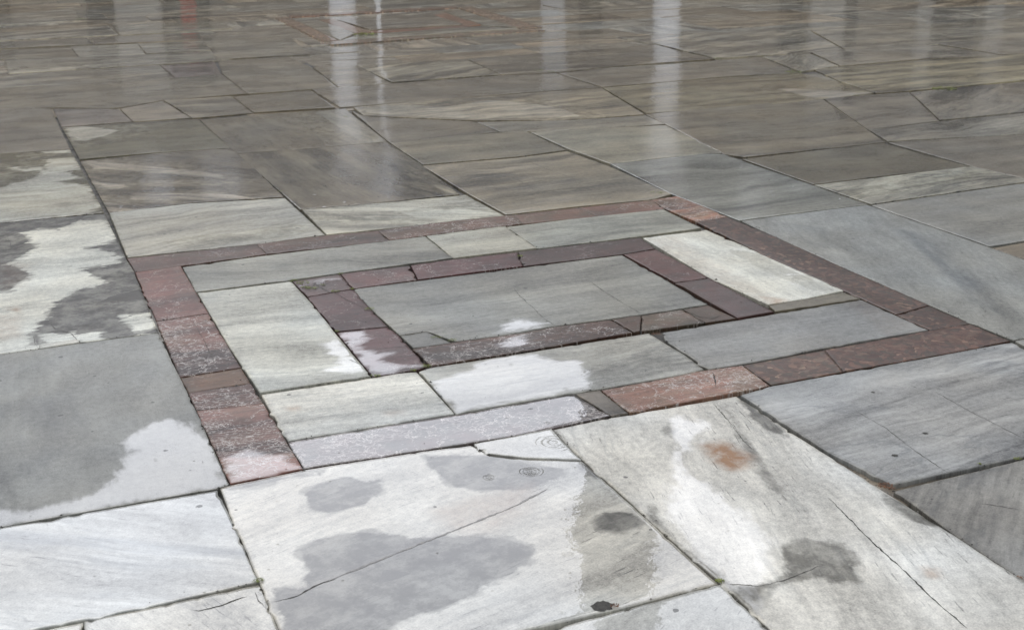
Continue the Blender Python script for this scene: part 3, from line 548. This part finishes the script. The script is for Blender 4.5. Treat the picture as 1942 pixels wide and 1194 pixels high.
S('marble', PS, 'crusted slab with swirling white lichen marks in the middle', [(670,204),[780,194],[980,178],(1141,166),[1180,190],(1222,216),[1068,227],[902,229],(690,220)], (126,117,103), dry=(156,148,136), st=.55, ang=4, damp=.14, group=GR,
  patches=[('dry', [(690,205),(780,200),(840,205),(930,190),(1000,195),(1060,205),(1100,220),(900,226),(760,220),(700,216)])])
S('marble', PS, 'brown slab in front of the dark reflected doorway', [(1225,217),[1400,201],(1560,187),[1645,245],(1680,268),[1412,297],(1373,291)], (122,115,104), st=.35, damp=.06, group=GR)
S('marble', PS, 'yellowish mottled slab right of the brightest reflected column', [(1143,166),[1350,148],(1515,138),[1589,155],(1657,176),[1594,184],[1460,199],(1226,215)], (124,116,100), st=.4, damp=.08, group=GR, patches=[('stain',[(1300,155),(1450,145),(1560,160),(1420,185)],.2),('dry',[(1470,166),(1560,172),(1650,176),(1594,186),(1530,184)])], dry=(160,152,142))
S('marble', PS, 'grey slab lying between two pale diagonal joints at the right', [(1562,187),(1724,175),(1781,228),(1646,244)], (124,118,110), st=.3, damp=.06, group=GR)
S('marble', PS, 'slab with a pale raised rear edge at the right side', [(1726,175),[1815,166],(1960,153),(2050,201),(1783,228)], (124,118,110), st=.5, ang=35, damp=.07, group=GR)
S('marble', PS, 'yellow brown rippled slab at the right behind the raised edge', [(1542,131),[1596,126],[1756,113],(1960,101),(2080,143),[1942,152],[1725,172],(1663,176),[1592,153]], (128,120,104), st=.6, ang=4, damp=.12, group=GR)
S('marble', PS, 'long brown slab between the two reflected pale columns', [(1059,138),[1150,128],[1295,121],(1443,108),(1514,138),[1350,147],(1143,164)], (118,111,101), st=.25, damp=.06, group=GR)
S('marble', PS, 'small slab with dark diagonal flecks beside a mossy joint', [(1446,107),(1534,100),(1590,125),(1518,136)], (134,128,118), st=.7, ang=45, damp=.1, group=GR)
S('marble', PS, 'wide smooth slab behind the yellow brown one at the right', [(1537,99),(1764,83),(1900,104),[1756,111],(1594,125)], (136,129,119), st=.25, damp=.07, group=GR)
S('marble', PS, 'smooth slab at the right edge of the far rows', [(1767,82),(2000,66),(2090,91),(1904,103)], (130,123,113), st=.25, damp=.07, group=GR)
S('marble', PS, 'dark slab crossed by the left reflected pale column', [(592,170),[784,156],[951,143],(1056,139),(1139,165),[980,176],(645,203)], (117,110,100), st=.2, damp=.05, group=GR)
S('marble', PS, 'squarish dark slab with faint vertical wipe marks', [(442,182),(588,171),(636,204),(482,213)], (106,99,88), st=.1, damp=.06, group=GR)
S('marble', PS, 'short slab with a white wedge mark left of the squarish dark slab', [(311,191),(439,183),(478,213),(365,223)], (124,117,106), dry=(150,143,133), st=.5, ang=-6, damp=.08, group=GR)
S('marble', PS, 'pale brown slab between two short crooked joints at the left', [(228,206),(309,192),(362,223),(253,230)], (138,130,120), st=.2, damp=.08, group=GR)
S('marble', PS, 'purplish slab next to the long left joint', [(101,207),[180,206],(225,207),(251,230),(117,240)], (120,113,107), st=.25, damp=.06, group=GR)
S('marble', PS, 'dark wet slab with a bright white dry patch at its left end', [(118,242),[253,232],(374,225),[436,279],(437,280),[300,289],(152,302)], (106,101,88), dry=(182,177,168), st=.25, damp=.05, group=GR,
  patches=[('dry', [(125,240),(175,240),(182,248),(224,243),(222,250),(195,258),(165,266),(140,272)])])
S('marble', PS, 'very long brown slab crossing the left side', [(-150,181),[0,167],[332,148],(420,141),(469,178),[309,190],[221,205],[95,203],(-140,221)], (118,111,100), st=.3, damp=.06, group=GR)
S('marble', PS, 'small maroon tinged dark slab at the left, in the reflected doorway', [(307,124),(406,116),(419,140),(332,147)], (104,95,90), st=.1, damp=.05, group=GR)
S('marble', PS, 'long striped slab at the left edge above the very long brown one', [(-160,152),[16,141],(304,124),(331,148),[0,166],(-150,180)], (132,125,114), st=.5, ang=2, damp=.09, group=GR)
S('marble', PS, 'long slab with a bright worn front edge at the far left', [(8,113),[149,109],[275,104],(408,97),[425,106],(436,113),[304,121],(16,139)], (128,122,112), st=.3, damp=.08, group=GR, patches=[('dry',[(16,135),(150,126),(152,131),(18,140)])])
S('marble', PS, 'brown slab left of the shallow slanting white mark', [(413,115),(545,106),[592,128],(640,166),[588,170],(470,178),[422,140]], (118,111,100), st=.2, damp=.06, group=GR)
S('marble', PS, 'slab with a curled brown and white vein behind the pale column', [(679,124),[771,117],(882,112),(950,142),(744,156)], (126,119,107), st=.9, ang=30, damp=.1, group=GR)
S('marble', PS, 'narrow slab left of the curled vein', [(594,128),(677,124),(742,157),(642,166)], (120,113,102), st=.3, damp=.06, group=GR)
S('marble', PS, 'dark grained slab between the middle reflected columns', [(885,111),[1120,94],(1243,85),[1290,98],(1357,112),[1150,127],(1060,137),[953,141]], (106,99,89), st=.5, ang=-4, damp=.08, group=GR)
S('marble', PS, 'pale slab with combed wavy lines at the right of the far rows', [(1168,70),[1295,63],(1535,58),(1605,97),[1444,106],(1361,111),[1244,84]], (138,131,120), st=.7, ang=20, damp=.1, group=GR)
S('marble', PS, 'slab behind the smooth one at the right edge', [(1538,58),(1942,35),(2010,66),(1610,97)], (136,129,118), st=.35, damp=.08, group=GR)
S('marble', PS, 'small pale block with light edges in the far rows at the left', [(135,88),(261,84),(276,103),(151,109)], (142,136,126), st=.3, damp=.1, group=GR)
S('marble', PS, 'dark slab left of the small pale block', [(-100,104),[0,96],(133,89),(149,108),[8,112],(-100,119)], (116,109,98), st=.4, damp=.08, group=GR)
S('marble', PS, 'slab with a slanting white wedge right of the small pale block', [(263,84),(382,76),(406,96),(278,102)], (132,125,114), st=.6, ang=-20, damp=.1, group=GR)
S('marble', PS, 'slab with a crumbling rear joint left of the far inlaid panel', [(385,76),(545,66),(588,103),(412,113)], (126,119,108), st=.4, damp=.09, group=GR)
S('marble', PS, 'plain dark grey strip near the top left', [(-20,80),(164,71),(177,84),(-10,93)], (116,110,101), st=.1, damp=.06, group=GR)
S('marble', PS, 'brown strip under the reflected banner near the top left', [(167,71),(379,62),(384,75),(180,84)], (120,112,102), st=.2, damp=.06, group=GR)
S('marble', PS, 'pale streaked slab near the top left edge', [(-20,62),(206,49),(226,67),(-10,77)], (136,129,119), st=.6, ang=25, damp=.1, group=GR)
S('marble', PS, 'slab with a mossy corner near the top left', [(209,49),(420,40),(440,53),(229,67)], (128,121,110), st=.3, damp=.08, group=GR)
S('marble', PS, 'pale topmost slab at the left with a mossy right joint', [(-10,28),(139,18),(155,38),(-5,48)], (138,131,121), st=.4, damp=.1, group=GR)
# ------------------------------------------------------------------ the second inlaid panel, far off
GF = 'stones of the far inlaid panel at the top'
S('breccia', BN, 'maroon left border stone of the far inlaid panel', [(522,34),(546,31),(640,77),(612,79)], (122,108,98), damp=.08, group=GF)
S('breccia', BN, 'thin maroon front border stone of the far inlaid panel', [(608,80),(1012,53),(1034,57),(628,85)], (121,111,102), damp=.08, group=GF)
S('breccia', BN, 'maroon right border stone of the far inlaid panel', [(868,15),(895,13),(1028,51),(988,54)], (123,110,101), damp=.08, group=GF)
S('breccia', BN, 'thin maroon back border stone of the far inlaid panel', [(548,29),(866,12),(868,15),(552,33)], (112,96,88), damp=.08, group=GF)
S('red', BN, 'short inner left red stone of the far inlaid panel', [(606,38),(632,36),(704,60),(676,63)], (120,106,97), st=.2, damp=.06, group=GF)
S('red', BN, 'bright inner right red stone of the far inlaid panel', [(824,28),(846,25),(912,47),(884,50)], (126,104,95), st=.2, damp=.08, group=GF)
S('red', BN, 'thin inner front red stone of the far inlaid panel', [(706,58),(884,48),(888,51),(712,62)], (114,92,84), st=.2, damp=.08, group=GF)
S('marble', PS, 'grey centre slab of the far inlaid panel', [(634,36),(822,26),(882,47),(704,57)], (122,115,106), st=.4, damp=.08, group=GF)
S('marble', PS, 'pale left slab inside the far inlaid panel', [(552,35),(603,33),(674,64),(644,76)], (130,124,114), st=.4, damp=.08, group=GF)
S('marble', PS, 'pale front slab inside the far inlaid panel', [(646,76),(680,65),(912,50),(984,55)], (136,130,120), st=.5, damp=.08, group=GF)
S('marble', PS, 'grey right slab inside the far inlaid panel', [(850,24),(872,18),(982,53),(916,48)], (124,118,109), st=.4, damp=.08, group=GF)
# ------------------------------------------------------------------ the rest of the rows, out to the arcade
rr = random.Random(11)
def inside(q): return any(polydist(np.array([q]), P_)[0] > -.02 for P_ in TRACED)
base = list(TRACED); v = 2.0; far_n = 0
places = []
while v < 22:
    hgt = rr.uniform(.45, .85); u = rr.uniform(-9, -8)
    while u < 20:
        ln = rr.uniform(.8, 1.9); c = UX*(u+ln/2)+VX*(v+hgt/2)
        px, py, zc = proj(*c) if c@np.array([0, 1]) > 1.5 else (0, 0, -1)
        if zc > 0 and -170 < px < PW+170 and -45 < py < PH and c[1] > 3.2:
            qs = np.array([UX*(u+ln*a)+VX*(v+hgt*b_) for a in (.06, .3, .5, .7, .94) for b_ in (.1, .5, .9)])
            hit = np.zeros(len(qs), bool)
            for P_ in base:
                if np.hypot(*(P_.mean(0)-c)) < 5: hit |= polydist(qs, P_) > -.02
            if not hit.all(): places.append((u, v, ln, hgt, px, py))
        u += ln
    v += hgt
for k, (u, v, ln, hgt, px, py) in enumerate(places):
    P = [tuple(UX*a+VX*b_) for a, b_ in ((u, v+hgt), (u+ln, v+hgt), (u+ln, v), (u, v))]
    t = rr.uniform(-14, 17); ww = rr.uniform(-4, 5)
    S('marble', PS, 'wet grey brown slab in the distant rows near the top edge' if py < 130 else 'wet grey slab of the plain rows at the edge of view', P, (130+t+ww, 123+t, 113+t-ww), st=rr.uniform(.2, .8), ang=rr.choice([0, 4, -8, 20, 90]), damp=rr.uniform(.06, .11),
      world=True, z0=-.012, seed=k, group='distant slabs near the top of the photo' if py < 130 else 'plain slabs at the edges of the view')
print('slabs', len(TRACED), 'generic', len(places))
# ------------------------------------------------------------------ bed under the slabs and the court round them
def sheet(name, x0, x1, y0, y1, z, mat, n=1):
    V = [(x0, y0, z), (x1, y0, z), (x1, y1, z), (x0, y1, z)]
    return tag(mesh_obj(name, V, [(0, 1, 2, 3)], mat, smooth=False), kind='structure')
b = NB('court_paving'); geo = b.t.nodes.new('ShaderNodeTexCoord').outputs['Object']
mp = b.t.nodes.new('ShaderNodeMapping'); mp.inputs['Rotation'].default_value = (0, 0, -GA); b.put(mp.inputs[0], geo)
br = b.t.nodes.new('ShaderNodeTexBrick'); b.put(br.inputs['Vector'], mp.outputs[0])
br.inputs['Scale'].default_value = 1; br.inputs['Brick Width'].default_value = 1.6; br.inputs['Row Height'].default_value = .8
br.inputs['Mortar Size'].default_value = .006; br.inputs['Color1'].default_value = (.15, .14, .12, 1); br.inputs['Color2'].default_value = (.22, .21, .19, 1); br.inputs['Mortar'].default_value = (.05, .045, .04, 1)
b.put(b.p.inputs['Base Color'], b.mix(1, br.outputs['Color'], b.grey(b.ramp(b.noise(geo, 2, 6, .6), .3, .7, .75, 1.2)), 'MULTIPLY'))
b.p.inputs['Roughness'].default_value = .5; b.p.inputs['Coat Weight'].default_value = .8; b.p.inputs['Coat Roughness'].default_value = .1
sheet('ground', -160, 160, -130, 240, -.045, b.m)
sheet('joint_bed', -9, 13, 1.2, 22, -.0165, M_soil)
# ------------------------------------------------------------------ moss and leaf litter in the joints
M_moss = simple('moss_green', (.16, .19, .035), .8, .5, 80); M_leaf = simple('dead_leaf', (.16, .075, .035), .7, .5, 60)
def tuft(name, label, spots, mat, cat_):
    rs = np.random.RandomState(3); V, F = [], []
    for (x, y, r, n) in spots:
        c = g(x, y)
        for _ in range(n):
            a = rs.uniform(0, 6.3); d = r*math.sqrt(rs.uniform()); cx, cy = c[0]+d*math.cos(a), c[1]+d*math.sin(a)*.8
            s = rs.uniform(.0012, .0034)*max(1, r/.03); th = rs.uniform(0, 6.3); ti = rs.uniform(.2, 1.2); z = .001+rs.uniform(0, .004)
            ux, uy = math.cos(th)*s, math.sin(th)*s; i = len(V)
            V += [(cx-ux, cy-uy, z), (cx+uy*.5, cy-ux*.5, z+s*.4), (cx+ux*1.4, cy+uy*1.4, z+s*ti), (cx-uy*.5, cy+ux*.5, z+s*.4)]
            F.append((i, i+1, i+2, i+3))
    o = mesh_obj(name, V, F, mat); tag(o, label, cat_, kind='stuff'); return o
tuft('moss', 'bright green moss tufts growing in the joints round the red ring', [(556,533,.022,70),(575,537,.03,110),(592,547,.03,110),(580,545,.02,80),(613,541,.012,30),(636,553,.02,80),(645,520,.012,50),(668,549,.008,30),(667,548,.01,30),(700,587,.022,90),(712,713,.018,70),(808,695,.02,90),(826,641,.02,50),(858,646,.018,60),(986,486,.014,60),(784,703,.012,40),(640,629,.012,30),
   (655,222,.02,50),(1640,575,.0,0),(1247,366,.04,60),(1022,134,.05,40),(1048,137,.05,50),(693,66,.14,140),(155,37,.08,50),(1505,137,.08,90),(1362,111,.05,50),(1445,107,.05,40),(1790,169,.1,120),(1247,84,.05,40),(1858,881,.006,20),(531,364,.02,40),(640,629,.01,30),(1930,871,.012,40),(1365,1103,.012,60),(490,1102,.016,60)], M_moss, 'moss')
tuft('leaf_litter', 'brown leaf litter caught where three slabs meet at the lower right', [(1680,922,.022,120),(1672,921,.014,60),(1690,927,.012,50),(1166,1150,.012,40),(1245,634,.02,60),(1936,1096,.01,30)], M_leaf, 'litter')
def grit(name, label, n, mat, on_joint, lo, hi, seed):
    rs = np.random.RandomState(seed); V, F = [], []
    near = [T for T in base if np.hypot(*T.mean(0)) < 8.5]
    wts = np.array([sum(np.hypot(*(T-np.roll(T, 1, 0)).T)) for T in near]); wts /= wts.sum()
    for _ in range(n):
        T = near[rs.choice(len(near), p=wts)]; k = rs.randint(len(T)); t = rs.uniform()
        q = T[k]*(1-t)+T[(k+1) % len(T)]*t+rs.normal(0, .004 if on_joint else .12, 2)
        s = rs.uniform(lo, hi)*(1 if rs.uniform() > .08 else 1.8); i = len(V); th = rs.uniform(0, 6.3); z = -.001 if on_joint else .0005
        m = rs.randint(4, 7)
        for a in np.linspace(0, 2*math.pi, m, endpoint=False):
            rr_ = s*rs.uniform(.6, 1.1); V.append((q[0]+rr_*math.cos(a+th)*1.2, q[1]+rr_*math.sin(a+th)*.8, z))
        V.append((q[0], q[1], z+s*rs.uniform(.5, 1.))); F += [(i+j, i+(j+1) % m, i+m) for j in range(m)]
    tag(mesh_obj(name, V, F, mat, smooth=False), label, 'grit', kind='stuff')
grit('mortar_crumbs', 'crumbs of pale mortar lying along the joints', 900, M_mort, True, .0012, .0034, 5)
grit('dark_grit', 'dark grit and specks of leaf scattered on and between the slabs', 420, M_crack, False, .0008, .0022, 6)
grit('dark_joint_dirt', 'dark dirt clotted in the open joints', 1000, M_crack, True, .0015, .0042, 8)
# ------------------------------------------------------------------ the arcade across the court (seen mirrored in the wet floor)
def box(V, F, x0, x1, y0, y1, z0, z1):
    i = len(V); V += [(x, y, z) for z in (z0, z1) for x, y in ((x0, y0), (x1, y0), (x1, y1), (x0, y1))]
    F += [(i+3, i+2, i+1, i), (i+4, i+5, i+6, i+7)]+[(i+k, i+(k+1) % 4, i+4+(k+1) % 4, i+4+k) for k in range(4)]
def lathe(V, F, cx, cy, prof, n=32):
    i0 = len(V)
    for r, z in prof:
        for k in range(n): a = 2*math.pi*k/n; V.append((cx+r*math.cos(a), cy+r*math.sin(a), z))
    for j in range(len(prof)-1):
        for k in range(n):
            a, b_ = i0+j*n+k, i0+j*n+(k+1) % n; F.append((a, b_, b_+n, a+n))
def azx(px, D): 
    d = Fv+Xv*(px-PW/2)/FPX-Yv*(120-PH/2)/FPX; return d[0]/d[1]*D
AY = 30.0
arc = bpy.data.objects.new('arcade', None); arc.location = (0, AY, 0); C.objects.link(arc)
tag(arc, 'long domed arcade of pale columns and arches, mirrored in the wet paving', 'building')
def part(name, V, F, mat, smooth=False, parent=arc, loc=(0, AY, 0)):
    V = [(x-loc[0], y-loc[1], z-loc[2]) for x, y, z in V]; return mesh_obj(name, V, F, mat, parent, smooth)
front = [azx(p, AY) for p in (-300, 655, 1262, 2230)]
front = [front[0]-9]+front+[front[-1]+9]
ZS, ZT = 4.6, 7.3      # springing line, cornice
for cx in front:
    V, F = [], []; lathe(V, F, cx, AY, [(.42, 0), (.42, .25), (.33, .4), (.31, .45), (.28, ZS-.7), (.30, ZS-.62)], 28); col_ = part('column', V, F, M_col, True)
    V, F = [], []; lathe(V, F, cx, AY, [(.30, ZS-.62), (.36, ZS-.5), (.52, ZS-.12), (.52, ZS)], 24); box(V, F, cx-.5, cx+.5, AY-.5, AY+.5, ZS, ZS+.15); o = mesh_obj('capital', [(x, y-AY, z) for x, y, z in V], F, M_col, col_)
# arch wall between the columns, alternating voussoirs
for a, c in zip(front, front[1:]):
    m = (a+c)/2; r = (c-a)/2-.45; n = 20; V, F = [], []
    def arcpt(k):
        t = k/n; ang = math.pi*(1-t); return m+r*math.cos(ang), ZS+.15+min(r*.92, ZT-ZS-.5)*math.sin(ang)**.9
    for y in (AY-.35, AY+.35):
        for k in range(n+1):
            x, z = arcpt(k); V.append((x, y, z)); V.append((a+(c-a)*k/n, y, ZT))
    s = 2*(n+1)
    for k in range(n):
        F.append((2*k, 2*k+2, 2*k+3, 2*k+1)); F.append((s+2*k+1, s+2*k+3, s+2*k+2, s+2*k)); F.append((2*k+2, 2*k, s+2*k, s+2*k+2))
    i = len(V); V += [(a, AY-.35, ZS+.15), (m-r, AY-.35, ZS+.15), (c, AY-.35, ZS+.15), (m+r, AY-.35, ZS+.15)]
    F += [(i, i+1, 1), (i+3, i+2, 2*n+1)]
    part('arch', V, F, M_wall)
V, F = [], []; box(V, F, front[0]-1, front[-1]+1, AY-.6, AY+7, ZT, ZT+.35); part('cornice', V, F, M_ash)
V, F = [], []; box(V, F, front[0]-1, front[-1]+1, AY+6.4, AY+7.2, 0, ZT); part('wall', V, F, M_wall)
for a, c in zip(front, front[1:]):
    V, F = [], []; m = (a+c)/2; lathe(V, F, m, AY+3.2, [(2.9*math.cos(t), ZT+.35+1.15*math.sin(t)) for t in np.linspace(0, math.pi/2-.01, 10)], 32); part('dome', V, F, M_lead, True)
for p, w_, z, m_ in ((270, .62, 3.8, M_pil), (1050, .31, 4.2, M_col), (1565, .46, 5.2, M_pil), (1748, .2, 4.8, M_pil), (1880, .25, 5.0, M_pil)):      # pale pilasters on the back wall
    x = azx(p, AY+6); V, F = [], []; box(V, F, x-w_, x+w_, AY+6.05, AY+6.4, 0, z); part('pilaster', V, F, m_)
for p, w_, z in ((355, .66, 3.6), (195, .36, 2.9), (1500, .30, 3.2), (1806, .60, 4.6), (1120, .3, 2.6), (1, .3, 2.6), (1612, .16, 5.2)):
    x = azx(p, AY+6); V, F = [], []; box(V, F, x-w_, x+w_, AY+6.25, AY+6.4, 0, z); part('door', V, F, M_dark)
for p, w_, z0_, z1_ in ((272, .30, 4.75, 5.7), (396, .42, 4.8, 5.65), (716, .33, 4.55, 5.5), (1440, .3, 5.2, 5.9)):  # white panels added above the arches to mirror as bright glints
    x = azx(p, AY-.4); V, F = [], []; box(V, F, x-w_, x+w_, AY-.40, AY-.36, z0_, z1_); part('glint_panel', V, F, M_white)
x = azx(368, AY+5.6); V, F = [], []; box(V, F, x-.2, x+.2, AY+5.5, AY+5.53, .9, 1.8); bn = mesh_obj('banner', V, F, M_red, smooth=False); tag(bn, 'red banner hanging under the arcade in front of a dark door', 'banner')
V, F = [], []; x = azx(722, 22); lathe(V, F, x, 22, [(.10, 0), (.035, .3), (.028, 4.9), (.0, 4.95)], 12); pl = mesh_obj('flag_pole', V, F, M_white); tag(pl, 'thin white pole standing in the courtyard before the arcade', 'pole')
# minaret and prayer hall behind
mx_ = azx(1190, 52); mn = bpy.data.objects.new('minaret', None); mn.location = (mx_, 52, 0); C.objects.link(mn); tag(mn, 'slender stone minaret rising behind the arcade', 'minaret')
V, F = [], []; lathe(V, F, 0, 0, [(2.4, 0), (2.4, 12), (1.62, 14), (1.58, 24), (1.62, 24.2)], 24); mesh_obj('shaft', V, F, M_ash, mn)
V, F = [], []; lathe(V, F, 0, 0, [(1.62, 24.2), (2.0, 25), (2.0, 26.1), (1.5, 26.1), (1.45, 36)], 24); mesh_obj('balcony', V, F, M_ash, mn)
V, F = [], []; lathe(V, F, 0, 0, [(1.6, 36), (.9, 40), (0, 46)], 24); mesh_obj('spire', V, F, M_lead, mn)
hall = bpy.data.objects.new('prayer_hall', None); hx = azx(1940, 60); hall.location = (hx, 60, 0); C.objects.link(hall); tag(hall, 'domed stone prayer hall behind the right part of the arcade', 'mosque')
V, F = [], []; box(V, F, -16, 16, -4, 20, 0, 15); mesh_obj('wall', V, F, M_ash, hall, False)
V, F = [], []; lathe(V, F, 0, 8, [(9, 15), (9, 18)]+[(8.6*math.cos(t), 18+7*math.sin(t)) for t in np.linspace(0, 1.56, 12)], 40); mesh_obj('dome', V, F, M_lead, hall)
